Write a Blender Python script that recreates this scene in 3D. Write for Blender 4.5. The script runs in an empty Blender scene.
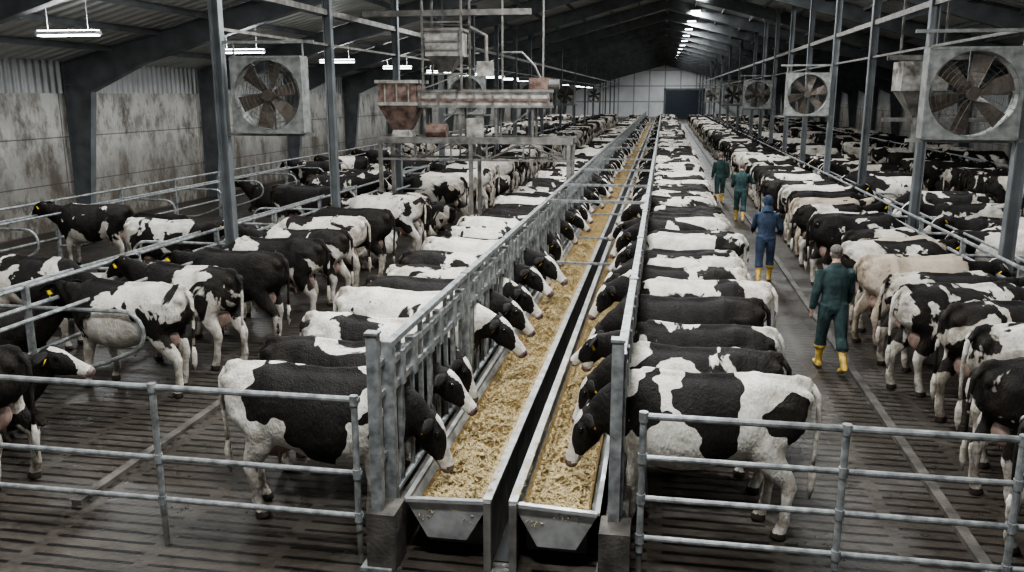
import bpy, math, random
import numpy as np
from mathutils import Vector, Matrix, noise
random.seed(7)
V=Vector
scene=bpy.context.scene
COL=scene.collection
try: scene.view_settings.look='AgX - Medium High Contrast'
except Exception as e: print(e)

# ------------------------------------------------------------------ materials
class NT:
    def __init__(s,name):
        s.m=bpy.data.materials.new(name); s.m.use_nodes=True
        s.t=s.m.node_tree; s.t.nodes.clear()
        s.out=s.n('ShaderNodeOutputMaterial'); s.b=s.n('ShaderNodeBsdfPrincipled')
        s.l(s.b.outputs[0],s.out.inputs[0])
        s.tc=s.n('ShaderNodeTexCoord')
    def n(s,t,**k):
        x=s.t.nodes.new(t)
        for a,b in k.items(): setattr(x,a,b)
        return x
    def l(s,a,b): s.t.links.new(a,b)
    def noise(s,scale,detail=3,vec=None,rough=.5,dist=0):
        x=s.n('ShaderNodeTexNoise'); x.inputs['Scale'].default_value=scale; x.inputs['Detail'].default_value=detail
        x.inputs['Roughness'].default_value=rough; x.inputs['Distortion'].default_value=dist
        s.l(vec if vec is not None else s.tc.outputs['Object'],x.inputs['Vector']); return x.outputs['Fac']
    def ramp(s,fac,stops):
        x=s.n('ShaderNodeValToRGB'); e=x.color_ramp.elements
        while len(e)<len(stops): e.new(.5)
        for i,(p,c) in enumerate(stops):
            e[i].position=p; e[i].color=(*c,1) if len(c)==3 else c
        s.l(fac,x.inputs[0]); return x.outputs[0]
    def mix(s,f,a,b,mode='MIX'):
        x=s.n('ShaderNodeMix',data_type='RGBA',blend_type=mode)
        for sock,v in ((x.inputs[0],f),(x.inputs[6],a),(x.inputs[7],b)):
            if hasattr(v,'is_linked') or hasattr(v,'links'): s.l(v,sock)
            elif isinstance(v,(int,float)): sock.default_value=v
            else: sock.default_value=(*v,1)
        return x.outputs[2]
    def math(s,op,a,b=0.0,c=None,clamp=False):
        x=s.n('ShaderNodeMath',operation=op); x.use_clamp=clamp
        for i,v in enumerate((a,b) if c is None else (a,b,c)):
            if hasattr(v,'links'): s.l(v,x.inputs[i])
            else: x.inputs[i].default_value=v
        return x.outputs[0]
    def bump(s,h,strength=.3,dist=.02):
        x=s.n('ShaderNodeBump'); x.inputs['Strength'].default_value=strength; x.inputs['Distance'].default_value=dist
        s.l(h,x.inputs['Height']); s.l(x.outputs[0],s.b.inputs['Normal'])
    def maprange(s,v,a,b,c=0,d=1):
        x=s.n('ShaderNodeMapRange')
        s.l(v,x.inputs[0])
        for i,q in ((1,a),(2,b),(3,c),(4,d)):
            if hasattr(q,'links'): s.l(q,x.inputs[i])
            else: x.inputs[i].default_value=q
        return x.outputs[0]

def mat(name,c,rough=.6,metal=0,ns=6,amt=.25,bump=0,bs=40,c2=None,emit=None):
    k=NT(name); f=k.noise(ns,4)
    a=tuple(x*(1-amt) for x in c); b=tuple(min(1,x*(1+amt)) for x in c) if c2 is None else c2
    col=k.ramp(f,[(.3,a),(.7,b)]); k.l(col,k.b.inputs['Base Color'])
    k.b.inputs['Roughness'].default_value=rough; k.b.inputs['Metallic'].default_value=metal
    if bump: k.bump(k.noise(bs,3),bump,.02)
    if emit:
        k.b.inputs['Emission Color'].default_value=(*emit[0],1); k.b.inputs['Emission Strength'].default_value=emit[1]
    return k.m

M={}
M['galv']=mat('galvanised_steel',(.27,.28,.275),.5,.4,11,.5,.1,60)
M['galvold']=mat('dirty_galvanised_steel',(.18,.17,.155),.55,.35,5,.5,.1,40)
M['frame']=mat('painted_frame_steel',(.15,.16,.165),.55,.2,2,.3)
M['stain']=mat('stainless_trough_steel',(.42,.425,.415),.38,.5,6,.35)
M['dark']=mat('pit_shade_black',(.008,.008,.008),.8)  # black base colour stands in for the shade down the trough gap
M['red']=mat('rusty_red_paint',(.12,.055,.042),.7,.1,6,.6,c2=(.27,.19,.155))
M['cream']=mat('machine_cream_paint',(.22,.19,.155),.6,.1,5,.5,c2=(.48,.46,.42))
M['blades']=mat('fan_blade_brown',(.10,.08,.064),.5,.2,10,.3)
M['fanframe']=mat('fan_housing',(.24,.245,.23),.5,.3,8,.4)
M['guard']=mat('fan_guard_wire',(.13,.13,.12),.5,.4)
M['hoof']=mat('hoof_horn',(.03,.024,.018),.6)
M['nose']=mat('cow_muzzle',(.06,.045,.042),.4,0,18,.5,c2=(.28,.19,.17))
M['udder']=mat('udder_skin',(.36,.25,.205),.6,0,9,.35)
M['eye']=mat('cow_eye',(.008,.006,.005),.1)
M['tag']=mat('ear_tag_yellow',(.85,.6,.02),.4,amt=.05)
M['lamp']=mat('lamp_tube',(1,1,1),.5,emit=((.93,.97,1.0),16))
M['lamph']=mat('lamp_housing',(.6,.6,.6),.5)
M['skin']=mat('skin',(.45,.27,.2),.5,amt=.1)
M['hair']=mat('hair_grey_brown',(.13,.115,.10),.8,ns=60,amt=.5)
M['boot']=mat('yellow_rubber_boot',(.55,.37,.09),.45,ns=12,amt=.45)
M['sole']=mat('boot_sole',(.12,.08,.03),.7)
for nm,c in (('green',(.036,.058,.058)),('navy',(.042,.058,.092)),('teal',(.038,.068,.068)),('dgreen',(.025,.05,.045))):
    k=NT('coverall_'+nm); f=k.noise(7,4)
    k.l(k.ramp(f,[(.3,tuple(x*.6 for x in c)),(.7,tuple(x*1.4 for x in c))]),k.b.inputs['Base Color'])
    k.b.inputs['Roughness'].default_value=.85; k.b.inputs['Specular IOR Level'].default_value=.2
    mp=k.n('ShaderNodeMapping'); mp.inputs['Rotation'].default_value=(.5,.4,0); mp.inputs['Scale'].default_value=(1,1,.45); k.l(k.tc.outputs['Object'],mp.inputs[0])
    k.bump(k.noise(11,3,mp.outputs[0],dist=.8),.55,.05); M['cov_'+nm]=k.m

def coat():
    k=NT('holstein_coat')
    oi=k.n('ShaderNodeObjectInfo'); sep=k.n('ShaderNodeSeparateColor'); k.l(oi.outputs['Color'],sep.inputs[0])
    cmb=k.n('ShaderNodeCombineXYZ')
    for i,q in enumerate((43.,91.,17.)): k.l(k.math('MULTIPLY',sep.outputs[0],q),cmb.inputs[i])
    add=k.n('ShaderNodeVectorMath',operation='ADD'); k.l(k.tc.outputs['Object'],add.inputs[0]); k.l(cmb.outputs[0],add.inputs[1])
    n=k.noise(1.5,4.0,add.outputs[0],.54,.6)
    at=k.n('ShaderNodeAttribute',attribute_name='bias')
    v=k.math('ADD',n,at.outputs['Fac'])
    lo=k.math('SUBTRACT',sep.outputs[1],.008); hi=k.math('ADD',sep.outputs[1],.008)
    mask=k.maprange(v,lo,hi)
    fine=k.noise(5,7,add.outputs[0],.72)
    white=k.ramp(fine,[(.3,(.42,.37,.30)),(.5,(.68,.64,.57)),(.75,(.80,.775,.725))])
    black=k.ramp(fine,[(.3,(.005,.0045,.0045)),(.7,(.020,.016,.0135))])
    white=k.mix(sep.outputs[2],white,(.46,.34,.23))
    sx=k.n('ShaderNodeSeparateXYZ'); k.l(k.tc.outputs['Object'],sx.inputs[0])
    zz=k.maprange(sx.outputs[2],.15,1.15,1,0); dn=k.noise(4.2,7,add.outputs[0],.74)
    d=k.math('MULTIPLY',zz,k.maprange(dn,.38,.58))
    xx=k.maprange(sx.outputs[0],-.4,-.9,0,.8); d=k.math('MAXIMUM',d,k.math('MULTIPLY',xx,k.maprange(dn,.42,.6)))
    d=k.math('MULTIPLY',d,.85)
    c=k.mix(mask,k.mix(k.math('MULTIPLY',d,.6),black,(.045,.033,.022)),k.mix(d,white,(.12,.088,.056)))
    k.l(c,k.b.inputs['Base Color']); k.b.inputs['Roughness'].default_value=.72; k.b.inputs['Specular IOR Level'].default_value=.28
    mp=k.n('ShaderNodeMapping'); mp.inputs['Scale'].default_value=(1,1,.3); k.l(k.tc.outputs['Object'],mp.inputs[0])
    h=k.math('ADD',k.noise(60,3,mp.outputs[0]),k.math('MULTIPLY',k.noise(5,4,add.outputs[0],.6),2.4))
    mp2=k.n('ShaderNodeMapping'); mp2.inputs['Scale'].default_value=(1,.3,.25); k.l(add.outputs[0],mp2.inputs[0])
    h=k.math('ADD',h,k.math('MULTIPLY',k.noise(9,2,mp2.outputs[0]),1.5))
    k.bump(h,.55,.028); return k.m
M['coat']=coat()

def slatfloor():
    k=NT('wet_slatted_concrete')
    sx=k.n('ShaderNodeSeparateXYZ'); k.l(k.tc.outputs['Object'],sx.inputs[0])
    fy=k.math('FRACT',k.math('MULTIPLY',sx.outputs[1],1/.155)); fx=k.math('FRACT',k.math('MULTIPLY',sx.outputs[0],1/1.05))
    wob=k.noise(3,2)
    sl=k.math('LESS_THAN',fy,k.math('ADD',.10,k.math('MULTIPLY',wob,.36))); br=k.math('GREATER_THAN',fx,.12)
    slot=k.math('MULTIPLY',sl,br)
    n1=k.noise(1.1,7,rough=.72); n2=k.noise(12,5,rough=.65); n3=k.noise(.45,3)
    base=k.ramp(n1,[(.3,(.018,.015,.012)),(.5,(.050,.043,.036)),(.72,(.135,.12,.10))])
    base=k.mix(.4,base,k.ramp(n2,[(.35,(.013,.010,.008)),(.7,(.115,.10,.082))]))
    base=k.mix(k.math('MULTIPLY',k.maprange(n3,.42,.6),.6),base,(.033,.025,.018))
    k.l(k.mix(k.math('MULTIPLY',slot,.94),base,(.003,.0027,.0023)),k.b.inputs['Base Color'])
    rr=k.ramp(n1,[(.40,(.27,.27,.27)),(.60,(.56,.56,.56))])
    k.l(k.mix(.4,rr,k.ramp(n2,[(.35,(.22,.22,.22)),(.65,(.6,.6,.6))])),k.b.inputs['Roughness']); k.b.inputs['Specular IOR Level'].default_value=.42
    h=k.math('SUBTRACT',k.math('MULTIPLY',n2,.6),slot); k.bump(h,.6,.025); return k.m
M['floor']=slatfloor()

def concwall():
    k=NT('stained_concrete_wall')
    mp=k.n('ShaderNodeMapping'); mp.inputs['Scale'].default_value=(1,1,.5); k.l(k.tc.outputs['Object'],mp.inputs[0])
    n1=k.noise(.7,8,mp.outputs[0],.74); n2=k.noise(2.4,7,mp.outputs[0],.72)
    sx=k.n('ShaderNodeSeparateXYZ'); k.l(k.tc.outputs['Object'],sx.inputs[0])
    base=k.ramp(n1,[(.37,(.22,.20,.175)),(.47,(.52,.51,.48)),(.66,(.74,.73,.70))])
    base=k.mix(.65,base,k.ramp(n2,[(.40,(.26,.225,.18)),(.51,(.92,.91,.89))]),'MULTIPLY')
    low=k.math('MULTIPLY',k.maprange(sx.outputs[2],2.8,.1,0,1.3),k.maprange(n2,.36,.55))
    base=k.mix(k.math('MINIMUM',k.math('MULTIPLY',low,.9),.92),base,(.075,.058,.042))
    j=k.math('LESS_THAN',k.math('FRACT',k.math('MULTIPLY',sx.outputs[2],1/1.3)),.025)
    j2=k.math('LESS_THAN',k.math('FRACT',k.math('MULTIPLY',sx.outputs[1],1/7.4)),.006)
    base=k.mix(k.math('MULTIPLY',k.math('MAXIMUM',j,j2),.75),base,(.08,.07,.06))
    k.l(base,k.b.inputs['Base Color']); k.b.inputs['Roughness'].default_value=.85; k.bump(n2,.3,.03); return k.m
M['conc']=concwall()
def ribbed(name,c,axis,period,amt=.2,bs=.6):
    k=NT(name); sx=k.n('ShaderNodeSeparateXYZ'); k.l(k.tc.outputs['Object'],sx.inputs[0])
    s=k.math('SINE',k.math('MULTIPLY',sx.outputs[axis],2*math.pi/period))
    n=k.noise(1.2,5,rough=.65)
    col=k.ramp(n,[(.3,tuple(x*(1-amt) for x in c)),(.7,tuple(x*(1+amt) for x in c))])
    k.l(col,k.b.inputs['Base Color']); k.b.inputs['Roughness'].default_value=.5; k.bump(s,bs,.06); return k.m
M['roof']=ribbed('corrugated_ceiling_sheet',(.60,.60,.58),1,.45,.16,.8)
M['corr']=ribbed('corrugated_wall_sheet',(.60,.61,.60),1,.28,.15,1)
def backw():
    k=NT('white_panel_wall'); sx=k.n('ShaderNodeSeparateXYZ'); k.l(k.tc.outputs['Object'],sx.inputs[0])
    a=k.math('LESS_THAN',k.math('FRACT',k.math('MULTIPLY',sx.outputs[0],1/2.6)),.08); b=k.math('LESS_THAN',k.math('FRACT',k.math('MULTIPLY',sx.outputs[2],1/2.6)),.08)
    n=k.noise(.6,4)
    k.l(k.mix(k.math('MULTIPLY',k.math('MAXIMUM',a,b),.6),k.ramp(n,[(.3,(.7,.71,.71)),(.7,(.86,.87,.87))]),(.15,.15,.15)),k.b.inputs['Base Color']); k.b.inputs['Roughness'].default_value=.6; return k.m
M['back']=backw()
M['curb']=mat('worn_concrete',(.075,.067,.057),.7,0,5,.6,.4,30)
M['door']=mat('dark_door',(.02,.03,.045),.5)
k=NT('silage_feed'); n=k.noise(30,7,rough=.8); n2=k.noise(2.2,4)
k.l(k.mix(.35,k.ramp(n,[(.32,(.055,.034,.012)),(.48,(.29,.20,.085)),(.66,(.62,.48,.26))]),k.ramp(n2,[(.35,(.14,.09,.03)),(.7,(.50,.36,.17))])),k.b.inputs['Base Color'])
k.b.inputs['Roughness'].default_value=.95; k.b.inputs['Specular IOR Level'].default_value=.1; k.bump(n,1,.06); M['feed']=k.m
M['straw']=mat('straw_blade',(.48,.34,.14),.7,ns=30,amt=.6,c2=(.68,.55,.30))

# ------------------------------------------------------------------ mesh builder
class MB:
    def __init__(s): s.v=[]; s.f=[]; s.m=[]
    def add(s,vs,fs,mi=0):
        o=len(s.v); s.v+= [tuple(x) for x in vs]; s.f+=[tuple(i+o for i in f) for f in fs]; s.m+=[mi]*len(fs)
    def box(s,a,b,mi=0):
        x0,y0,z0=a;x1,y1,z1=b
        vs=[(x0,y0,z0),(x1,y0,z0),(x1,y1,z0),(x0,y1,z0),(x0,y0,z1),(x1,y0,z1),(x1,y1,z1),(x0,y1,z1)]
        s.add(vs,[(0,3,2,1),(4,5,6,7),(0,1,5,4),(1,2,6,5),(2,3,7,6),(3,0,4,7)],mi)
    def tube(s,pts,rad,seg=8,mi=0,ref=None,pw=1.0):
        pts=[V(p) for p in pts]; n=len(pts)
        if not isinstance(rad,(list,tuple)): rad=[rad]*n
        vs=[];fs=[]; prev=None
        for i,p in enumerate(pts):
            t=(pts[min(i+1,n-1)]-pts[max(i-1,0)]).normalized()
            if ref is not None: r=V(ref)
            elif prev is None: r=V((0,0,1)) if abs(t.z)<.9 else V((1,0,0))
            else: r=prev
            a=(r-t*t.dot(r)).normalized(); prev=a; b=t.cross(a)
            ra,rb=(rad[i] if isinstance(rad[i],(tuple,list)) else (rad[i],rad[i]))
            for j in range(seg):
                th=2*math.pi*j/seg; c,sn=math.cos(th),math.sin(th)
                if pw!=1: c=math.copysign(abs(c)**pw,c); sn=math.copysign(abs(sn)**pw,sn)
                vs.append(p+a*c*ra+b*sn*rb)
        for i in range(n-1):
            for j in range(seg):
                k2=(j+1)%seg; fs.append((i*seg+j,i*seg+k2,(i+1)*seg+k2,(i+1)*seg+j))
        fs.append(tuple(range(seg-1,-1,-1))); fs.append(tuple((n-1)*seg+j for j in range(seg)))
        s.add(vs,fs,mi)
    def ell(s,c,r,mi=0,mt=None,nu=12,nv=8):
        c=V(c); vs=[];fs=[]
        for i in range(nv+1):
            ph=math.pi*i/nv
            for j in range(nu):
                th=2*math.pi*j/nu
                p=V((r[0]*math.sin(ph)*math.cos(th),r[1]*math.sin(ph)*math.sin(th),r[2]*math.cos(ph)))
                if mt: p=mt@p
                vs.append(c+p)
        for i in range(nv):
            for j in range(nu):
                k2=(j+1)%nu; fs.append((i*nu+j,(i+1)*nu+j,(i+1)*nu+k2,i*nu+k2))
        s.add(vs,fs,mi)
    def beam(s,a,b,w,h,mi=0):
        a=V(a);b=V(b);t=(b-a).normalized(); r=V((0,1,0)) if abs(t.y)<.9 else V((1,0,0))
        sd=(r-t*t.dot(r)).normalized(); u=t.cross(sd)
        vs=[]
        for p in (a,b):
            for q,z in ((-1,-1),(1,-1),(1,1),(-1,1)): vs.append(p+sd*q*w/2+u*z*h/2)
        s.add(vs,[(0,3,2,1),(4,5,6,7),(0,1,5,4),(1,2,6,5),(2,3,7,6),(3,0,4,7)],mi)
    def mesh(s,name,mats,smooth=False,bias=None):
        me=bpy.data.meshes.new(name); me.from_pydata(s.v,[],s.f)
        for m in mats: me.materials.append(M[m])
        me.polygons.foreach_set('material_index',s.m)
        me.polygons.foreach_set('use_smooth',[bool(smooth)]*len(s.f))
        if bias is not None:
            at=me.attributes.new('bias','FLOAT','POINT'); at.data.foreach_set('value',bias)
        me.update(); return me
    def obj(s,name,mats,smooth=False,loc=(0,0,0),parent=None):
        o=bpy.data.objects.new(name,s.mesh(name,mats,smooth)); COL.objects.link(o); o.location=loc
        if parent: o.parent=parent
        return o
def remesh(mb,voxel,it=4,fac=.5):
    me=bpy.data.meshes.new('tmp'); me.from_pydata(mb.v,[],mb.f); me.update()
    o=bpy.data.objects.new('tmp',me); COL.objects.link(o)
    r=o.modifiers.new('r','REMESH'); r.mode='VOXEL'; r.voxel_size=voxel
    sm=o.modifiers.new('s','SMOOTH'); sm.factor=fac; sm.iterations=it
    dg=bpy.context.evaluated_depsgraph_get(); ev=o.evaluated_get(dg); m2=ev.to_mesh()
    out=MB(); out.v=[tuple(v.co) for v in m2.vertices]; out.f=[tuple(p.vertices) for p in m2.polygons]; out.m=[0]*len(out.f)
    ev.to_mesh_clear(); bpy.data.objects.remove(o); bpy.data.meshes.remove(me); return out
def empty(name):
    e=bpy.data.objects.new(name,None); COL.objects.link(e); return e

# ------------------------------------------------------------------ cow
def build_cow(name,pose='feed',yaw=0,pitch=50,voxel=.02,legs=(0,0,0,0),poll=None,belly=1.0,ny=0):
    mb=MB(); lie=(pose=='lie'); dz=-.56 if lie else 0
    st=[(-.895,1.30,1.04,.08,.9),(-.84,1.375,.94,.16,.8),(-.70,1.42,.84,.225,.75),(-.55,1.435,.77,.27,.7),(-.42,1.455,.71,.315,.58),(-.30,1.425,.67,.305,.75),(-.2,1.405,.64,.315,.9),
        (0,1.405,.575,.375,1),(.2,1.40,.555,.39,1),(.38,1.405,.57,.36,1),(.52,1.43,.61,.305,1),(.64,1.43,.65,.26,1),(.75,1.38,.72,.21,1),(.84,1.28,.83,.14,1)]
    vs=[];fs=[];S=28
    for (x,t,b,w,q) in st:
        for j in range(S):
            th=2*math.pi*j/S; c=math.cos(th); s_=math.sin(th)
            ps=.85 if c<0 else q*.8+.05
            y=math.copysign(abs(s_)**ps,s_)*w*belly*(1-.20*max(0,c)**1.3+.04*max(0,-c))
            z=(t+b)/2+(t-b)/2*math.copysign(abs(c)**(.9 if c<0 else .95),c)
            vs.append((x,y,z+dz))
    n=len(st)
    for i in range(n-1):
        for j in range(S):
            k2=(j+1)%S; fs.append((i*S+j,(i+1)*S+j,(i+1)*S+k2,i*S+k2))
    fs.append(tuple(range(S))); fs.append(tuple((n-1)*S+j for j in range(S-1,-1,-1)))
    mb.add(vs,fs)
    for sy in (-1,1):
        mb.ell((-.83,sy*.11,1.28+dz),(.08,.055,.08))
        mb.ell((.53,sy*.15,1.06+dz),(.19,.125,.30)); mb.ell((-.62,sy*.14,1.10+dz),(.23,.135,.25))
    mb.tube([(-.75,0,1.425+dz),(-.86,0,1.405+dz),(-.90,0,1.33+dz)],[.05,.045,.035],8)
    mb.tube([(-.75,0,1.425+dz),(-.4,0,1.435+dz),(.1,0,1.40+dz),(.55,0,1.43+dz)],[.03,.035,.035,.045],8)
    if not lie:
        for i,sy in enumerate((-1,1)):
            d=legs[i]; y=sy*.16
            mb.tube([(.54,y,1.0),(.53,sy*.17,.80),(.56+d*.3,y,.60),(.585+d*.6,y,.43),(.58+d*.85,y,.30),(.58+d,y,.155),(.61+d,y,.09),(.63+d,y,.0)],
                    [(.10,.16),(.095,.14),(.068,.09),(.062,.066),(.046,.05),(.05,.055),(.05,.056),(.064,.08)],12,ref=(0,1,0))
            d=legs[2+i]; y=sy*.17
            mb.tube([(-.60,sy*.15,1.25),(-.58,sy*.17,1.02),(-.50+d*.2,sy*.19,.86),(-.57+d*.4,sy*.185,.71),(-.69+d*.7,y,.55),(-.72+d*.8,y,.485),(-.70+d*.9,y,.34),(-.69+d,y,.165),(-.66+d,y,.09),(-.64+d,y,0)],
                    [(.12,.20),(.125,.22),(.115,.18),(.085,.13),(.058,.09),(.055,.07),(.045,.05),(.05,.055),(.052,.058),(.066,.082)],12,ref=(0,1,0))
    else:
        for sy in (-1,1):
            mb.tube([(.5,sy*.2,.42),(.68,sy*.26,.16),(.80,sy*.27,.09),(.6,sy*.30,.07),(.45,sy*.3,.06)],[.11,.08,.065,.05,.05],10)
            mb.tube([(-.6,sy*.2,.6),(-.42,sy*.3,.36),(-.12,sy*.38,.26),(-.30,sy*.42,.13),(-.48,sy*.43,.08),(-.2,sy*.46,.06)],[.18,.19,.12,.08,.06,.05],10)
    P=V(poll) if poll else {'feed':V((1.02,ny,1.13)),'stand':V((1.20,ny,1.42)),'lie':V((1.14,ny,1.02))}[pose]
    y=math.radians(yaw);p=math.radians(pitch)
    d=V((math.cos(p)*math.cos(y),math.cos(p)*math.sin(y),-math.sin(p))); s=V((-math.sin(y),math.cos(y),0)); u=d.cross(s)
    b0=V((.48,0,1.10+dz)); b1=V((.70,0,1.11+dz))
    q=P+d*.08-u*.04
    m1=b1.lerp(q,.38); m2=b1.lerp(q,.72)+V((0,0,.01))
    mb.tube([b0,b1,m1,m2,q],[(.20,.30),(.175,.265),(.14,.22),(.112,.175),(.09,.13)],16,ref=(0,1,0))
    hs=[(-.05,.045,.05,.03),(-.02,.075,.085,.015),(.05,.10,.115,-.0),(.14,.115,.138,-.022),(.22,.105,.138,-.035),(.30,.08,.108,-.022),(.38,.066,.086,-.012),(.45,.068,.075,-.01),(.51,.078,.068,-.01),(.545,.066,.056,-.012),(.565,.035,.03,-.015)]
    mb.tube([P+d*t+u*o for (t,w,h,o) in hs],[(w,h) for (t,w,h,o) in hs],16,ref=s,pw=.88)
    for sg in (-1,1): mb.ell(P+d*.15+s*sg*.095+u*.055,(.035,.03,.03),nu=8,nv=6)
    out=remesh(mb,voxel,7 if voxel<.03 else 2)
    co=np.array(out.v); rel=co-np.array(P); T=rel@np.array(d); SS=rel@np.array(s); UU=rel@np.array(u)
    inhead=(T>-.03)&(T<.7)&(np.abs(SS)<.22)&(UU>-.2)&(UU<.25)&(co[:,0]>.75)
    bias=np.zeros(len(co)); z=co[:,2]
    if not lie: bias+=np.clip((.66-z)/.25,0,1)*.26
    bias-=np.clip((co[:,0]-.62)/.2,0,1)*.15
    blaze=(np.abs(SS)<.045+.02*np.sin(T*20))&(UU>.0)&(T>.02)
    hb=np.where(blaze|(T>.40),.6,-.6); bias=np.where(inhead,hb,bias)
    fc=np.array([[sum(out.v[i][k] for i in f)/len(f) for k in range(3)] for f in out.f])
    fr=fc-np.array(P); ft=fr@np.array(d)
    nm=(ft>.495)&(ft<.7)&(fc[:,0]>.75)&(np.abs(fr@np.array(s))<.15)&(np.abs(fr@np.array(u))<.15); hm=np.zeros(len(fc),bool)
    if not lie: hm=(fc[:,2]<.075)
    mi=np.where(nm,2,np.where(hm,1,0)); out.m=[int(x) for x in mi]
    ex=[]
    def mark(val,start): ex.extend([val]*(len(out.v)-start))
    a=len(out.v)
    for sg in (-1,1):
        r=P+d*.03+s*sg*.085+u*.05
        out.tube([r,r+s*sg*.06-u*.005,r+s*sg*.13-u*.02-d*.01,r+s*sg*.19-u*.045,r+s*sg*.225-u*.06],[(.02,.025),(.016,.05),(.014,.058),(.012,.04),(.006,.01)],8,ref=u)
    mark(-.6,a); a=len(out.v)
    if not lie:
        out.tube([(-.89,0,1.37),(-.955,0,1.27),(-.97,.01,1.05),(-.955,.02,.80),(-.945,.02,.62)],[.032,.028,.022,.018,.018],7)
        mark(-.0,a); a=len(out.v)
        out.tube([(-.945,.02,.66),(-.95,.02,.56),(-.945,.02,.44),(-.94,.02,.33)],[.018,.034,.032,.006],7); mark(.2,a); a=len(out.v)
        out.ell((-.48,0,.72),(.22,.145,.17),3)
        for q in ((-.39,.075),(-.39,-.075),(-.56,.075),(-.56,-.075)): out.tube([(q[0],q[1],.62),(q[0],q[1],.56),(q[0],q[1],.51)],[.028,.016,.011],7,3)
    for sg in (-1,1):
        out.ell(P+d*.155+s*sg*.112+u*.05,(.021,.021,.021),4,nu=8,nv=6)
        out.ell(P+d*.535+s*sg*.038+u*.02,(.014,.014,.012),4,nu=6,nv=4)
        c=P+d*.03+s*sg*.165
        out.tube([c+d*.045+u*.02,c+d*.05-u*.055],[(.03,.004),(.036,.004)],4,5,ref=s)
    mark(0,a)
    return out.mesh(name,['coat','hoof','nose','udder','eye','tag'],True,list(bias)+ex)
def set_bias(me,pats,default,sd):
    m=me.copy(); at=m.attributes['bias'].data
    for i,v in enumerate(m.vertices):
        b=at[i].value
        if abs(b)>.5: continue
        x,y,z=v.co; val=default
        w=V((x*3.2+sd,y*3.2,z*3.2)); x2=x+.17*noise.noise(w)+.07*noise.noise(w*3); z2=z+.20*noise.noise(w+V((9,4,2)))+.07*noise.noise(w*3.3)
        if z<.6: val=.4
        for (cx,sy,cz,rx,rz,q) in pats:
            if sy and y*sy<-.02: continue
            if ((x2-cx)/rx)**2+((z2-cz)/rz)**2<1: val=q
        at[i].value=val
    e=np.array([tuple(x.vertices) for x in m.edges])
    for it in range(2):
        vals=np.array([a.value for a in at]); acc=vals.copy(); cnt=np.ones(len(vals))
        np.add.at(acc,e[:,0],vals[e[:,1]]); np.add.at(acc,e[:,1],vals[e[:,0]]); np.add.at(cnt,e[:,0],1); np.add.at(cnt,e[:,1],1)
        at.foreach_set('value',acc/cnt)
    return m

feedA=build_cow('cow_feeding_a','feed',0,48)
feedB=build_cow('cow_feeding_b','feed',18,58,legs=(.08,-.06,.07,-.08),ny=.05,belly=1.07)
feedC=build_cow('cow_feeding_c','feed',-20,40,legs=(-.05,.08,-.1,.05),ny=-.05,poll=(1.06,-.05,1.18),belly=.95)
feedD=build_cow('cow_feeding_d','feed',8,68,legs=(-.08,.03,.1,-.03),ny=.02,poll=(.98,.02,1.02),belly=1.02)
stA=build_cow('cow_standing_a','stand',8,38,legs=(.06,-.08,-.1,.1))
stB=build_cow('cow_standing_b','stand',-15,50,legs=(-.1,.06,.08,-.12),poll=(1.16,-.06,1.3),belly=1.06)
stC=build_cow('cow_standing_c','stand',25,60,legs=(.02,-.04,.12,-.02),poll=(1.12,.08,1.05),belly=.97)
ly=build_cow('cow_lying','lie',15,25)
fF=build_cow('cow_feeding_far','feed',0,48,voxel=.042)
fS=build_cow('cow_standing_far','stand',0,40,voxel=.042)
fL=build_cow('cow_lying_far','lie',0,25,voxel=.042)
heroL=set_bias(feedD,[(-.25,0,1.22,.50,.30,-.35),(.15,0,1.15,.36,.46,-.35),(.0,0,.80,.2,.22,-.35),(.78,0,1.15,.24,.5,-.35),(-.72,0,1.05,.16,.4,.35),(-.28,0,.95,.13,.17,.35),(.44,0,.85,.10,.25,.35)],.3,1)
heroR=set_bias(feedD,[(-.02,0,1.26,.27,.24,-.35),(-.08,0,1.0,.15,.22,-.35),(.50,0,1.22,.16,.28,-.35),(-.70,0,1.25,.15,.17,-.35),(.88,0,1.2,.20,.5,-.35),(-.80,0,.95,.1,.15,-.35)],.3,5)

herd=empty('distant_dairy_herd')
def cow(me,x,y,face,thr,seed=None,jit=0,sc=1.0,far=False,tan=0):
    o=bpy.data.objects.new('herd_cow' if far else 'holstein_cow',me); COL.objects.link(o)
    o.location=(x,y,0); o.rotation_euler=(0,0,math.radians(face+jit)); o.scale=(sc,sc*random.uniform(.97,1.05),sc)
    o.color=(seed if seed is not None else random.random(),thr,tan,1)
    if far: o.parent=herd
    return o
def thr(): return random.choice([.40,.45,.49,.52,.54,.56,.58,.61,.67])
def side(): return random.choice([feedA,feedB,feedC,feedD])
def tn(): return random.choice([0,0,.08,.16])
pl=[.5,.62,.42,.40,.64,.48,.53,.42,.6,.49,.46,.57]
pr=[.5,.52,.51,.66,.48,.52,.46,.57,.44,.58,.50,.53]
cow(heroL,-2.95,6.85,0,.5,.1)
cow(heroR,.45,7.25,180,.5,.1)
y=7.85;i=1
while y<112:
    far=y>34; cow(fF if far else side(),-2.95+random.uniform(-.14,.1),y,0,pl[i] if i<len(pl) else thr(),jit=random.uniform(-7,7),sc=random.uniform(.92,1.03),far=far,tan=tn())
    y+=random.uniform(.90,1.0);i+=1
y=8.2;i=1
while y<112:
    far=y>34; cow(fF if far else side(),.45+random.uniform(-.1,.12),y,180,pr[i] if i<len(pr) else thr(),jit=random.uniform(-6,6),sc=random.uniform(.92,1.03),far=far,tan=tn())
    y+=random.uniform(.90,1.0);i+=1
def near(): return random.choice([stA,stB,stC])
y=7.2;i=0
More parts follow.
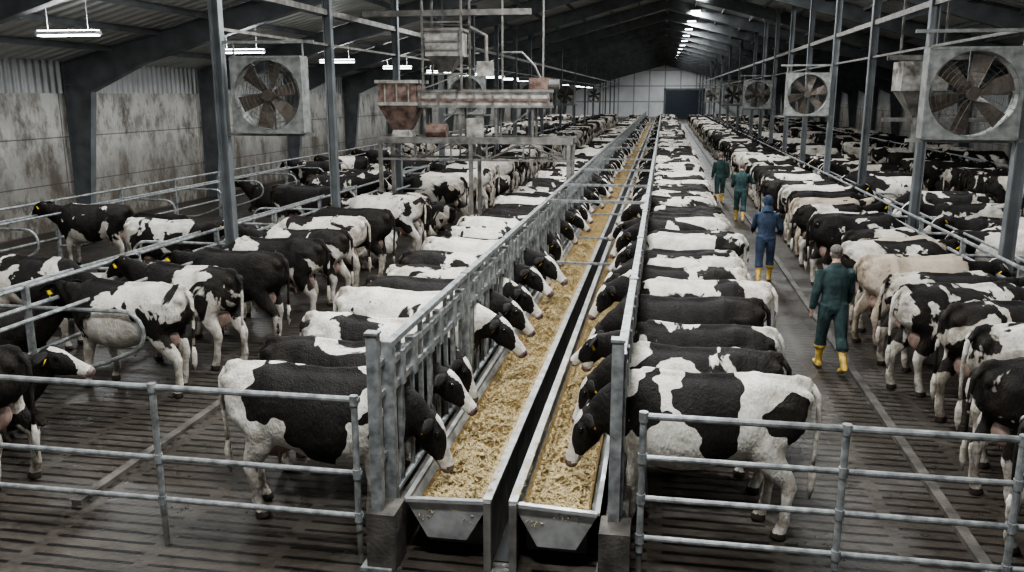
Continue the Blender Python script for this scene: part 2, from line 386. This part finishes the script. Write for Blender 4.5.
while y<112:
    far=y>34
    t_=i in (6,8,13)
    cow(fS if far else near(),3.9+random.uniform(-.12,.25),y,18,.38 if t_ else thr(),jit=random.uniform(-12,10),sc=random.uniform(.94,1.04),far=far,tan=.6 if t_ else tn())
    y+=random.uniform(1.0,1.2); i+=1
def stallrow(x,face,y0,y1,step,plie,skip=.08,jit=6):
    y=y0
    while y<y1:
        far=y>30 or abs(x)>11
        if random.random()>skip:
            l=random.random()<plie
            me=(fL if far else ly) if l else (fS if far else near())
            cow(me,x+random.uniform(-.2,.2),y,face,thr(),jit=random.uniform(-jit,jit),sc=random.uniform(.95,1.04),far=far,tan=tn())
        y+=step*random.uniform(.93,1.07)
cow(stA,-6.9,6.85,180,.54,.31,jit=4)
cow(ly,-7.75,7.95,0,.55,.77)
cow(stB,-6.75,9.75,180,.46,.52,jit=-8)
cow(stA,-6.6,10.9,180,.49,.83,jit=-14)
cow(stB,-6.5,12.1,180,.66,.12,jit=-10)
stallrow(-6.6,180,13.3,112,1.2,.12,.1,9)
stallrow(-9.3,0,8.8,112,1.25,.6)
stallrow(-12.6,180,17,112,1.35,.5,.3)
stallrow(6.9,180,9.5,112,1.25,.35)
stallrow(10.3,0,12,112,1.25,.3)
stallrow(13.2,180,16,112,1.25,.4)

# ------------------------------------------------------------------ room shell
Y0,Y1=-4,150; XW=17.0; EAVE=4.75; RIDGE=9.3
sl=(RIDGE-EAVE)/XW
def roofz(x): return RIDGE-abs(x)*sl
mb=MB(); mb.box((-XW-.3,Y0,-.3),(XW+.3,Y1,0)); mb.obj('floor',['floor'])
mb=MB(); mb.box((-XW-.3,Y0,0),(-XW,Y1,3.85)); mb.box((-XW-.3,Y0,3.85),(-XW-.05,Y1,EAVE+.1),1); mb.obj('wall_left',['conc','corr'])
mb=MB(); mb.box((XW,Y0,0),(XW+.3,Y1,3.0)); mb.box((XW+.05,Y0,3.0),(XW+.3,Y1,EAVE+.1),1); mb.obj('wall_right',['conc','corr'])
mb=MB(); mb.add([(-XW,Y1,0),(XW,Y1,0),(XW,Y1,EAVE),(0,Y1,RIDGE),(-XW,Y1,EAVE),(-XW,Y1+.3,0),(XW,Y1+.3,0),(XW,Y1+.3,EAVE),(0,Y1+.3,RIDGE),(-XW,Y1+.3,EAVE)],
   [(0,1,2,3,4),(9,8,7,6,5)]); mb.obj('wall_back',['back'])
mb=MB()
for sx in (-1,1):
    mb.add([(sx*XW,Y0,EAVE),(sx*XW,Y1,EAVE),(0,Y1,RIDGE),(0,Y0,RIDGE),(sx*XW,Y0,EAVE+.15),(sx*XW,Y1,EAVE+.15),(0,Y1,RIDGE+.15),(0,Y0,RIDGE+.15)],[(0,1,2,3),(7,6,5,4)])
mb.obj('ceiling',['roof'])
mb=MB(); mb.box((.3,Y1-.25,0),(6.6,Y1-.02,4.6)); mb.box((0,Y1-.3,0),(.3,Y1-.02,4.9),1); mb.box((6.6,Y1-.3,0),(6.9,Y1-.02,4.9),1); mb.box((0,Y1-.3,4.6),(6.9,Y1-.02,4.9),1)
mb.obj('door_1',['door','frame'])
mb=MB(); fy=.4
while fy<Y1:
    for sx in (-1,1):
        X=lambda v:sx*v
        web=[(X(XW),0),(X(XW-.38),0),(X(XW-.85),3.9),(X(XW-2.6),roofz(XW-2.6)-.75),(X(8),roofz(8)-.62),(0,RIDGE-.6),(0,RIDGE-.05),(X(XW),EAVE-.03)]
        vs=[(a,fy-.012,b) for a,b in web]+[(a,fy+.012,b) for a,b in web]; n=len(web)
        mb.add(vs,[tuple(range(n)),tuple(range(2*n-1,n-1,-1))])
        for a,b in ((1,2),(2,3),(3,4),(4,5)):
            mb.beam((web[a][0],fy,web[a][1]),(web[b][0],fy,web[b][1]),.24,.03)
        mb.beam((X(XW-.02),fy,0),(X(XW-.02),fy,EAVE-.05),.24,.03)
        mb.beam((X(XW-.02),fy,EAVE-.06),(0,fy,RIDGE-.06),.24,.03)
        mb.beam((X(XW-.85),fy,3.9),(X(XW-.0),fy,4.1),.2,.03)
    fy+=7.4
mb.obj('steel_portal_frame',['frame'])
mb=MB()
for i in range(1,11):
    for sx in (-1,1):
        x=sx*XW*i/11; z=roofz(x)
        mb.box((x-.03,Y0,z-.16),(x+.03,Y1,z-.01))
mb.box((-.1,Y0,RIDGE-.25),(.1,Y1,RIDGE-.02))
mb.obj('roof_purlins',['frame'])
# ------------------------------------------------------------------ interior posts
PXL=-7.5
def post_line(x,ys):
    for y in ys:
        m=MB(); zt=roofz(x)-.1
        m.box((x-.08,y-.01,0),(x+.08,y+.01,zt)); m.box((x-.09,y-.08,0),(x-.065,y+.08,zt)); m.box((x+.065,y-.08,0),(x+.09,y+.08,zt))
        m.box((x-.2,y-.2,0),(x+.2,y+.2,.03)); m.box((x-.18,y-.15,zt-.15),(x+.18,y+.15,zt))
        m.obj('steel_post',['frame'])
ys=[13.9+5*i for i in range(0,9)]+[63.9+10*i for i in range(8)]
post_line(PXL,ys); post_line(5.25,ys)
mb=MB()
for x in (PXL,5.25): mb.beam((x,8,5.6),(x,Y1-.6,5.6),.08,.12)
mb.beam((5.25,13.9,4.75),(5.25,Y1-.6,4.75),.05,.05); mb.beam((PXL,13.9,4.9),(PXL,Y1-.6,4.9),.05,.05)
mb.obj('service_pipes',['galvold'])
# ------------------------------------------------------------------ fans
def fan(x,y,z,size=1.32):
    m=MB(); R=size*.475; h=size/2; N=48
    def sq(a):
        c,s=math.cos(a),math.sin(a); k=h/max(abs(c),abs(s)); return c*k,s*k
    for yy in (-.14,.14):
        vs=[];fs=[]
        for i in range(N):
            a=2*math.pi*i/N; p=sq(a); vs.append((R*math.cos(a),yy,R*math.sin(a))); vs.append((p[0],yy,p[1]))
        for i in range(N):
            j=(i+1)%N; fs.append((2*i,2*j,2*j+1,2*i+1))
        m.add(vs,fs,0)
    vs=[];fs=[]
    for i in range(N):
        a=2*math.pi*i/N
        for yy in (-.14,.14): vs.append((R*math.cos(a),yy,R*math.sin(a)))
    for i in range(N):
        j=(i+1)%N; fs.append((2*i,2*i+1,2*j+1,2*j))
    m.add(vs,fs,0)
    for a,b in (((-h,-h),(h,-h)),((h,-h),(h,h)),((h,h),(-h,h)),((-h,h),(-h,-h))):
        m.beam((a[0],0,a[1]),(b[0],0,b[1]),.30,.04,0)
    for r in [R*q for q in (.15,.27,.39,.51,.63,.75,.87,.98)]:
        m.tube([(r*math.cos(2*math.pi*i/32),-.16,r*math.sin(2*math.pi*i/32)) for i in range(33)],.0035,4,2)
    for i in range(16):
        a=2*math.pi*i/16; m.tube([(.1*math.cos(a),-.165,.1*math.sin(a)),(R*math.cos(a),-.16,R*math.sin(a))],.0035,4,2)
    m.tube([(0,-.1,0),(0,.14,0)],.10,16,1)
    m.beam((-R,.15,0),(R,.15,0),.04,.04,0); m.beam((0,.15,-R),(0,.15,R),.04,.04,0)
    for i in range(6):
        a=2*math.pi*i/6+.3; ca,sa=math.cos(a),math.sin(a); vs=[]
        for r,w,tw in ((.08,.06,.05),(R*.5,.10,.045),(R*.95,.13,.03)):
            for sg in (-1,1):
                for th in (-.004,.004):
                    vs.append((r*ca-sg*w*sa,sg*tw+th,r*sa+sg*w*ca))
        fs=[]
        for q in (0,4): fs+=[(q,q+2,q+6,q+4),(q+1,q+5,q+7,q+3),(q,q+4,q+5,q+1),(q+2,q+3,q+7,q+6)]
        fs+=[(8,10,11,9)]
        m.add(vs,fs,1)
    for sx in (-h,h): m.tube([(sx,0,h),(sx,0,h+.25)],.018,6,0)
    m.beam((-h-.2,0,h+.25),(h+.2,0,h+.25),.05,.05,0)
    m.beam((-h-.2,0,-h-.04),(h+.2,0,-h-.04),.06,.05,0)
    m.obj('barn_fan',['fanframe','blades','guard'],loc=(x,y,z))
for y in (13.9,28.9,43.9,58.9,83.9): fan(4.48,y,3.82,1.3)
for y in (13.9,28.9,43.9,58.9,83.9): fan(-6.60,y,3.80,1.24)

# ------------------------------------------------------------------ feed lane: curbs, headlocks, troughs
for x in (-2.13,-.25):
    mb=MB(); mb.box((x-.09,6.15,0),(x+.09,112,.42)); mb.box((x-.12,6.0,0),(x+.12,6.3,.5)); mb.obj('feed_curb',['curb'])
def headlock(x,name):
    m=MB(); A,B=6.35,112
    for z in (1.44,1.66): m.box((x-.025,A,z-.03),(x+.025,B,z+.03))
    m.box((x-.035,A,1.80),(x+.035,B,1.85)); m.tube([(x,A,.50),(x,B,.50)],.03,8)
    y=A; i=0
    while y<B:
        if i%3==0:
            m.box((x-.045,y-.045,.4),(x+.045,y+.045,1.86))
        else: m.box((x-.02,y-.02,.5),(x+.02,y+.02,1.84))
        if y<60:
            m.box((x-.018,y+.26,.5),(x+.018,y+.30,1.84))
            m.tube([(x,y+.60,.5),(x,y+.64,.95),(x,y+.66,1.66)],.022,6)
            m.tube([(x,y+.34,1.44),(x,y+.36,1.05),(x,y+.16,.5)],.018,6)
            m.box((x-.045,y+.60,1.38),(x+.045,y+.70,1.72)); m.box((x-.045,y+.25,1.40),(x+.045,y+.33,1.70))
        y+=.93; i+=1
    m.obj(name,['galv'])
headlock(-2.13,'headlock_fence'); headlock(-.25,'headlock_fence')
for x,y in ((-2.17,6.1),(-.27,6.25)):
    m=MB(); m.box((x-.045,y-.045,0),(x+.045,y+.045,1.98)); m.box((x-.055,y-.055,1.98),(x+.055,y+.055,2.0)); m.box((x-.13,y-.13,.0),(x+.13,y+.13,.03))
    for z in (.9,1.44,1.7): m.beam((x,y,z),(x,y+.3,z),.05,.05)
    m.obj('gate_post',['galv'])
def trough(xo,xi):
    m=MB(); prof=[(xo,.53),(xo+(xi-xo)*.25,.22),(xo+(xi-xo)*.72,.22),(xi,.56)]
    A,B=6.25,112; t=.02
    for (a,b) in zip(prof[:-1],prof[1:]):
        m.add([(a[0],A,a[1]),(b[0],A,b[1]),(b[0],B,b[1]),(a[0],B,a[1]),(a[0],A,a[1]-t),(b[0],A,b[1]-t),(b[0],B,b[1]-t),(a[0],B,a[1]-t)],[(0,1,2,3),(7,6,5,4),(0,4,5,1),(0,3,7,4),(1,5,6,2)],0)
    m.add([(p[0],A,p[1]) for p in prof]+[(p[0],A+.02,p[1]) for p in prof],[(0,1,2,3),(7,6,5,4),(0,3,7,4)],0)
    m.beam((xo,A-.01,.535),(xi,A-.01,.565),.05,.03,0)
    for p in (prof[0],prof[3]): m.box((p[0]-.02,A,p[1]-.012),(p[0]+.02,B,p[1]+.012),0)
    sgn=1 if xi>xo else -1
    m.box((min(xi,xi+.02*sgn),A-.05,0),(max(xi,xi+.02*sgn),B,.60),1)
    m.box((xi-.035,A-.08,.60),(xi+.035,B,.625),0)
    m.box((xi-.03,A-.10,0),(xi+.03,A-.04,.6),1)
    y=A+.3
    while y<40:
        m.box((min(xo+.1*sgn,xi-.05*sgn),y,0),(max(xo+.1*sgn,xi-.05*sgn),y+.05,.2),1); y+=1.5
    m.obj('feed_trough',['stain','galvold'])
    f=MB(); xs=np.linspace(xo+.07*sgn,xi-.06*sgn,19); ysl=list(np.arange(6.28,20,.05))+list(np.arange(20,112,.5))
    vs=[];n=len(xs)
    for y in ysl:
        big=.10*noise.noise(V((3,y*.55,xo)))
        for k_,x in enumerate(xs):
            q=k_/(n-1)
            ht=.345+.09*math.sin(math.pi*min(1,q*1.2))+big+.11*noise.noise(V((x*3,y*1.6,xo)))+.06*noise.noise(V((x*9,y*9,1)))+.05*noise.noise(V((x*26,y*26,3)))
            fl=.25 if .2<q<.75 else (.25+(.2-q)*1.1 if q<=.2 else .25+(q-.75)*1.15)
            vs.append((x,y,max(min(ht,.57),fl)))
    fs=[]
    for i in range(len(ysl)-1):
        for j in range(n-1): fs.append((i*n+j,i*n+j+1,(i+1)*n+j+1,(i+1)*n+j) if sgn>0 else (i*n+j,(i+1)*n+j,(i+1)*n+j+1,i*n+j+1))
    f.add(vs,fs,0)
    ny_=275
    def blade(x,y,zz):
        a=random.uniform(0,math.pi*2); L=random.uniform(.015,.05); w=.003; dz=random.uniform(-.018,.018)
        c,s_=math.cos(a),math.sin(a)
        f.add([(x-c*L-s_*w,y-s_*L+c*w,zz-dz),(x-c*L+s_*w,y-s_*L-c*w,zz-dz),(x+c*L+s_*w,y+s_*L-c*w,zz+dz),(x+c*L-s_*w,y+s_*L+c*w,zz+dz)],[(0,1,2,3)],1)
    for i in range(12000):
        a_=int((random.random()**1.4)*(ny_-2)); b_=random.randint(1,n-2); bx,by,bz=vs[a_*n+b_]
        blade(bx+random.uniform(-.015,.015),by+random.uniform(-.02,.02),bz+random.uniform(.004,.025))
    for i in range(220): blade(xi-random.uniform(0,.035)*sgn,6.3+random.random()**1.5*12,.63)
    f.obj('silage_feed',['feed','straw'],True)
trough(-1.98,-1.28); trough(-.40,-1.07)
m=MB(); m.box((-1.25,6.3,0),(-1.1,112,.01)); m.obj('trough_gap_channel',['dark'])  # floor strip painted black as the shade inside the gap
m=MB()
for y in (16,19,23,27,33,40,50,60):
    m.beam((-2.13,y,1.84),(-.25,y,1.84),.05,.05)
    m.beam((-1.95,y,.65),(-.45,y,.65),.06,.04)
m.obj('feed_lane_crossbars',['galv'])

# ------------------------------------------------------------------ front gates
def gate(xa,xb,y,zs,posts,name='tubular_gate'):
    m=MB()
    for i,z in enumerate(zs): m.tube([(xa,y,z),(xb,y,z)],.028 if i==0 else .024,10)
    for p in posts:
        m.tube([(p,y-.01,zs[-1]-.12),(p,y-.01,zs[0]+.02)],.028,10)
        for z in zs: m.tube([(p,y-.012,z-.04),(p,y-.012,z+.04)],.036,10)
    m.obj(name,['galv'])
gate(-9.5,-2.30,6.1,[1.43,.80,.42],[-2.34,-4.1,-6.3,-8.4])
gate(-.08,7.4,6.22,[1.40,1.06,.72,.38],[-.06,1.42,2.62,4.6,6.6])
m=MB()
for x in (-2.34,-4.1): m.tube([(x,6.1,0),(x,6.1,.32)],.025,8)
for x in (-.06,1.42,2.62): m.tube([(x,6.22,0),(x,6.22,.28)],.025,8)
m.obj('gate_feet',['galvold'])

# ------------------------------------------------------------------ stalls: loops and rails
def loop(m,x0,x1,y,r=.027):
    s=1 if x1>x0 else -1; pts=[]
    def arc(cx,cz,a0,a1,rr,n=6):
        for i in range(n+1):
            a=math.radians(a0+(a1-a0)*i/n); pts.append((cx+s*rr*math.cos(a),y,cz+rr*math.sin(a)))
    pts.append((x0,y,1.16)); arc(x1-s*.27,.89,90,-60,.27,8)
    pts.append((x1-s*.55,y,.48)); pts.append((x1-s*.9,y,.38)); pts.append((x0,y,.36))
    m.tube(pts,r,8)
def stall_block(xf,x_l,x_r,y0,y1,step,name):
    m=MB()
    for z in (.55,1.16,1.42): m.tube([(xf,y0,z),(xf,y1,z)],.03,8)
    for xx in (x_l,x_r):
        if xx is not None: m.tube([(xf+(xx-xf)*.45,y0,1.24),(xf+(xx-xf)*.45,y1,1.24)],.026,8)
    y=y0
    while y<min(y1,70):
        m.box((xf-.035,y-.035,0),(xf+.035,y+.035,1.45))
        for xx in (x_l,x_r):
            if xx is not None: loop(m,xf,xx,y)
        y+=step
    m.obj(name,['galv'])
stall_block(-7.9,-6.3,-9.6,6.9,112,2.4,'stall_divider_rails')
stall_block(5.05,3.9,6.5,8.0,112,2.4,'stall_divider_rails')
stall_block(-13.8,-12.3,None,10,112,2.5,'stall_divider_rails')
stall_block(11.8,10.4,13.2,12,112,2.5,'stall_divider_rails')
for x in (-5.35,2.75,8.3,-11.1):
    m=MB(); m.box((x-.05,6.6,0),(x+.05,112,.05)); m.obj('stall_curb',['curb'])

# ------------------------------------------------------------------ overhead feeding machine
m=MB(); Yc=21.0
for yy in (20.5,21.5):
    m.beam((-7.0,yy,2.72),(-2.1,yy,2.72),.10,.16,0)
    m.beam((-7.0,yy,2.25),(-2.1,yy,2.25),.05,.05,0)
    for x in (-6.9,-4.6,-2.2): m.beam((x,yy,0),(x,yy,2.7),.09,.09,0)
    xs_=[-6.9,-6,-5.1,-4.2,-3.3,-2.3]
    for i,x in enumerate(xs_): m.beam((x,yy,2.25),(x,yy,2.72),.04,.04,0)
    for i in range(5): m.beam((xs_[i],yy,2.25 if i%2 else 2.7),(xs_[i+1],yy,2.7 if i%2 else 2.25),.03,.03,0)
for x in (-6.9,-5.8,-4,-2.2): m.beam((x,20.5,2.72),(x,21.5,2.72),.08,.08,0)
def frust(cx,cy,z0,w0,d0,z1,w1,d1,mi):
    vs=[]
    for z,w,d in ((z0,w0,d0),(z1,w1,d1)):
        for a,b in ((-1,-1),(1,-1),(1,1),(-1,1)): vs.append((cx+a*w/2,cy+b*d/2,z))
    m.add(vs,[(0,3,2,1),(4,5,6,7),(0,1,5,4),(1,2,6,5),(2,3,7,6),(3,0,4,7)],mi)
hx=-6.45
frust(hx,Yc,2.95,.42,.4,3.55,.98,.95,1); frust(hx,Yc,3.55,1.02,1.0,3.63,1.02,1.0,2); frust(hx,Yc,3.63,.95,.95,4.08,.95,.95,1); frust(hx,Yc,4.08,1.08,1.05,4.16,1.08,1.05,2)
frust(hx,Yc,2.78,.5,.5,2.95,.4,.4,2)
for a in (-.3,0,.3): m.beam((hx+a,Yc-.48,3.63),(hx+a,Yc-.48,4.08),.03,.03,2)
m.box((-5.95,Yc-.3,3.55),(-2.7,Yc+.3,3.62),2); m.box((-5.95,Yc-.33,3.55),(-2.7,Yc-.29,3.88),2); m.box((-5.95,Yc+.29,3.55),(-2.7,Yc+.33,3.88),2)
m.box((-5.95,Yc-.37,3.86),(-2.6,Yc-.27,3.93),0); m.box((-5.95,Yc-.36,3.66),(-2.7,Yc-.33,3.72),1); m.box((-5.95,Yc-.36,3.50),(-2.6,Yc-.27,3.56),0)
x=-5.9
while x<-2.7: m.box((x,Yc-.355,3.55),(x+.05,Yc-.33,3.88),0); x+=.45
for x in (-5.8,-4.9,-4.0,-3.1): m.beam((x,Yc-.3,2.75),(x,Yc-.3,3.55),.05,.05,0); m.beam((x,Yc+.3,2.75),(x,Yc+.3,3.55),.05,.05,0)
m.beam((-5.8,Yc-.3,2.8),(-4.9,Yc-.3,3.5),.03,.03,0); m.beam((-4.0,Yc-.3,2.8),(-3.1,Yc-.3,3.5),.03,.03,0)
m.box((-3.2,Yc-.25,3.93),(-2.75,Yc+.25,4.2),1); m.tube([(-2.75,Yc,4.05),(-2.5,Yc,4.05)],.12,12,0)
m.tube([(-5.7,Yc-.45,2.95),(-5.2,Yc-.45,2.95)],.17,14,1)
m.box((-4.7,Yc-.5,2.8),(-4.3,Yc-.35,3.25),2)
frust(-5.3,Yc,4.35,.25,.25,4.72,.82,.8,0); frust(-5.3,Yc,4.72,.86,.82,5.3,.86,.82,2); frust(-5.3,Yc,5.3,.96,.92,5.37,.96,.92,0)
for z in (4.85,5.05): m.box((-5.75,Yc-.44,z),(-4.85,Yc-.41,z+.04),0)
for a in (-.48,.48):
    for b in (-.45,.45): m.beam((-5.3+a,Yc+b,3.93),(-5.3+a,Yc+b,7.3),.05,.05,0)
for z in (4.3,5.5): 
    for b in (-.45,.45): m.beam((-5.78,Yc+b,z),(-4.82,Yc+b,z),.04,.04,0)
m.beam((-5.78,Yc-.45,3.95),(-4.82,Yc-.45,4.3),.03,.03,0)
m.beam((-7.4,Yc,5.75),(-3.2,Yc,5.75),.10,.14,0)
m.beam((-3.9,Yc,3.93),(-3.9,Yc,7.6),.04,.04,0); m.beam((-2.9,Yc,4.2),(-2.9,Yc,7.6),.04,.04,0)
m.box((-4.5,Yc-.2,4.25),(-4.15,Yc+.2,4.6),2); m.tube([(-4.3,Yc,4.6),(-4.3,Yc,5.2),(-4.7,Yc,5.4)],.05,8,0)
m.tube([(-3.9,Yc-.1,4.8),(-3.4,Yc-.1,4.8),(-3.1,Yc-.1,4.5),(-2.95,Yc-.1,4.2)],.03,8,0)
m.obj('overhead_feed_mixer',['galvold','red','cream'])
m=MB(); cx=6.2;Yc=23
frust(cx,Yc,3.3,.3,.3,3.9,1.0,.9,0); frust(cx,Yc,3.9,1.05,.95,4.6,1.05,.95,2)
m.beam((5.4,Yc,4.7),(8.5,Yc,4.7),.1,.12,0); m.beam((cx-.5,Yc,4.6),(cx-.5,Yc,7.2),.05,.05,0); m.beam((cx+.5,Yc,4.6),(cx+.5,Yc,7.2),.05,.05,0)
m.beam((5.4,Yc,3.2),(8.5,Yc,3.2),.08,.1,0); m.tube([(cx,Yc,3.3),(cx,Yc,2.4)],.09,8,0)
m.obj('feed_dispenser',['galvold','red','cream'])

# ------------------------------------------------------------------ lights
def lamp(x,y,z,lx,ly,power=0,up=0):
    m=MB(); m.box((-lx/2-.03,-ly/2-.03,.0),(lx/2+.03,ly/2+.03,.07),0); m.box((-lx/2,-ly/2,-.03),(lx/2,ly/2,-.005),1)
    if up: m.box((-lx/2,-ly/2,.075),(lx/2,ly/2,.09),1)  # glowing top panel added to go with the uplight
    for s in (-1,1): m.tube([(s*lx*.35,0,.07),(s*lx*.35,0,roofz(x)-z-.05)],.006,4,0)
    o=m.obj('ceiling_and_fill_lamp',['lamph','lamp'],loc=(x,y,z))
    for pw,zz,rx in ((power,-.06,0),(up,.12,math.pi)):  # second entry is an upward light added to brighten the ceiling
        if pw:
            L=bpy.data.lights.new('lamp_and_fill_light','AREA'); L.shape='RECTANGLE'; L.size=max(lx,.5); L.size_y=max(ly,.4); L.energy=pw; L.color=(.95,.98,1)
            lo=bpy.data.objects.new('lamp_and_fill_light',L); COL.objects.link(lo); lo.parent=o; lo.location=(0,0,zz); lo.rotation_euler=(rx,0,0)
for i in range(-1,18):
    lamp(-12,16.2+7.4*i,5.0,1.3,.16,180,40 if i<8 else 0)
for y in list(range(45,148,7)): lamp(1.6,y,8.5,.5,.5,430)
for y in (3,10,18,26,35): lamp(1.4 if y>20 else -1.2,y,8.2,1.6,.6,700,55)  # lamps added above the view to light the foreground
for y in (5,14,25): lamp(-6.0,y,6.6,1.3,.3,150,80)  # left side lamps added out of view as fill light
for y in (6,15,24): lamp(7.5,y,6.4,1.3,.3,190,80)  # right side lamps added out of view as fill light
w=bpy.data.worlds.new('world'); scene.world=w; w.use_nodes=True
w.node_tree.nodes['Background'].inputs[0].default_value=(.78,.83,.88,1); w.node_tree.nodes['Background'].inputs[1].default_value=.25

# ------------------------------------------------------------------ workers
def worker(x,y,face,cov,lth=18,rth=-20,lk=8,rk=25,lean=.06,la=(8,-12),ra=(10,14),elb=18,hood=False,elr=None,name='farm_worker'):
    mb=MB(); R=math.radians
    hipz=.93; legs=[]
    for sx,th,kn in ((-1,lth,lk),(1,rth,rk)):
        h=V((sx*.095,0,hipz)); a=R(th); k_=h+V((sx*.015,math.sin(a)*.44,-math.cos(a)*.44)); b=R(th-kn); an=k_+V((0,math.sin(b)*.40,-math.cos(b)*.40))
        legs.append((h,k_,an,b))
    mn=min(l[2].z for l in legs)-.085
    off=V((0,0,-mn))
    for (h,k_,an,b) in legs:
        h=h+off;k_=k_+off;an=an+off
        mb.tube([h+V((0,0,.06)),h.lerp(k_,.3),h.lerp(k_,.7),k_,k_.lerp(an,.25)],[(.105,.12),(.10,.115),(.086,.094),(.078,.086),(.078,.086)],12,ref=(1,0,0))
        mb.tube([k_.lerp(an,.2),k_.lerp(an,.42),k_.lerp(an,.5)],[(.08,.088),(.088,.095),(.06,.06)],12,ref=(1,0,0))
        mb.tube([k_.lerp(an,.35),k_.lerp(an,.75),an,an-V((0,0,.06))],[(.06,.065),(.052,.055),(.048,.058),(.045,.05)],12,ref=(1,0,0))
        f=V((0,math.cos(b*.7),math.sin(b*.7)))if b<-.25 else V((0,1,0))
        h0=an-f*.07-V((0,0,.04)); mb.tube([h0,h0+f*.06,h0+f*.15,h0+f*.22,h0+f*.255],[(.035,.04),(.045,.05),(.045,.042),(.05,.035),(.03,.022)],12,ref=(1,0,0),pw=.8)
    L=lambda z,xx=0,yy=0:V((xx,(z-.9)*lean+max(0,z-1.3)*lean+yy,z))+off
    mb.tube([L(.84),L(.92),L(1.02),L(1.12),L(1.26),L(1.38),L(1.45),L(1.50),L(1.54)],[(.12,.10),(.18,.13),(.178,.13),(.172,.122),(.192,.135),(.205,.13),(.185,.11),(.11,.08),(.065,.065)],18,ref=(1,0,0))
    mb.tube([L(1.50),L(1.60)],[.056,.054],12)
    hc=L(1.68,0,.02+lean*.2); mb.ell(hc,(.076,.095,.115)); mb.tube([hc+V((0,.03,-.06)),hc+V((0,.075,-.095))],[.05,.03],10)
    mb.ell(hc+V((0,.1,-.01)),(.014,.02,.022))
    for sx in (-1,1): mb.ell(hc+V((sx*.078,-.005,-.005)),(.012,.02,.03))
    hands=[]
    for sx,(out,fw),eb in ((-1,la,elb),(1,ra,elr if elr is not None else elb)):
        s=L(1.425,sx*.185); o,f=R(out),R(fw)
        dv=V((sx*math.sin(o),math.sin(f),-math.cos(o)*math.cos(f))).normalized(); e=s+dv*.29
        f2=R(fw+eb); d2=V((sx*math.sin(o)*.4,math.sin(f2),-math.cos(f2))).normalized(); w_=e+d2*.25
        mb.tube([s-dv*.03,s+dv*.05,s+dv*.18,e,e+d2*.10,w_],[.075,.08,.070,.062,.058,.048],12)
        hands.append((w_,d2,sx))
    if hood: mb.ell(hc+V((0,-.02,.01)),(.105,.12,.135)); mb.tube([L(1.46,0,-.03),L(1.58,0,-.02)],[.13,.10],14)
    else: mb.tube([L(1.50,0,-.01),L(1.55,0,0)],[.085,.075],12)
    o=remesh(mb,.0135,3)
    for i,fc in enumerate(o.f):
        c=V((0,0,0))
        for q in fc: c+=V(o.v[q])
        c/=len(fc); mi=0
        if c.z<.34:
            mi=1
            if c.z<.03: mi=2
        elif (c-hc).length<.15 and c.z>hc.z-.13:
            r=c-hc
            if hood: mi=0 if (r.y<.07) else 3
            else:
                mi=3
                if (r.z>.03 or (r.y<.0 and r.z>-.06 and abs(r.x)<.072)) and not (r.y>.06 and r.z<.07): mi=4
        o.m[i]=mi
    for (w_,d2,sx) in hands:
        sv=V((0,1,0)); sv=(sv-d2*sv.dot(d2)).normalized()
        o.tube([w_-d2*.03,w_,w_+d2*.05,w_+d2*.095],[(.026,.026),(.033,.022),(.043,.018),(.038,.014)],10,3,ref=sv)
        for i,(of,ln) in enumerate(((.030,.068),(.010,.078),(-.011,.072),(-.030,.056))):
            b=w_+d2*.085+sv*of; inn=V((-sx,0,0))
            o.tube([b,b+d2*ln*.45,b+d2*ln*.8+inn*.012,b+d2*ln+inn*.028],[.0098,.0092,.0085,.006],7,3)
        b=w_+d2*.03+sv*.034; o.tube([b,b+d2*.03+sv*.025,b+d2*.062+sv*.03+V((-sx*.012,0,0))],[.012,.0105,.007],7,3)
    for sx in (-1,1): o.ell(hc+V((sx*.032,.088,.012)),(.010,.008,.008),4,nu=6,nv=4)
    o.tube([hc+V((-.02,.098,-.05)),hc+V((.02,.098,-.05))],.005,6,2)
    if not hood: o.ell(hc+V((0,-.006,.045)),(.084,.103,.082),4)
    ob=o.obj(name,['cov_'+cov,'boot','sole','skin','hair'],True,loc=(x,y,0)); ob.rotation_euler=(0,0,R(face))
    return ob
worker(2.44,12.1,4,'green',lth=12,rth=-14,lk=4,rk=22,lean=.05,la=(14,-10),ra=(12,16),elb=22)
worker(2.18,17.95,-6,'navy',lth=-12,rth=14,lk=16,rk=6,lean=.12,la=(12,18),ra=(16,10),elb=45,hood=True)
worker(2.42,26.8,-8,'teal',lth=10,rth=-12,lk=4,rk=18,lean=.1,la=(12,10),ra=(30,25),elb=60)
worker(2.1,31.5,5,'dgreen',lth=-10,rth=10,lk=14,rk=5,lean=.05,la=(10,6),ra=(10,-8),elb=20)

# ------------------------------------------------------------------ camera
cam=bpy.data.cameras.new('camera'); co=bpy.data.objects.new('camera',cam); COL.objects.link(co)
cam.sensor_width=36; cam.lens=850/1024*36; cam.clip_end=400
co.location=(0,0,3.8); co.rotation_euler=(math.radians(90-12.66),0,math.radians(9.9)); scene.camera=co
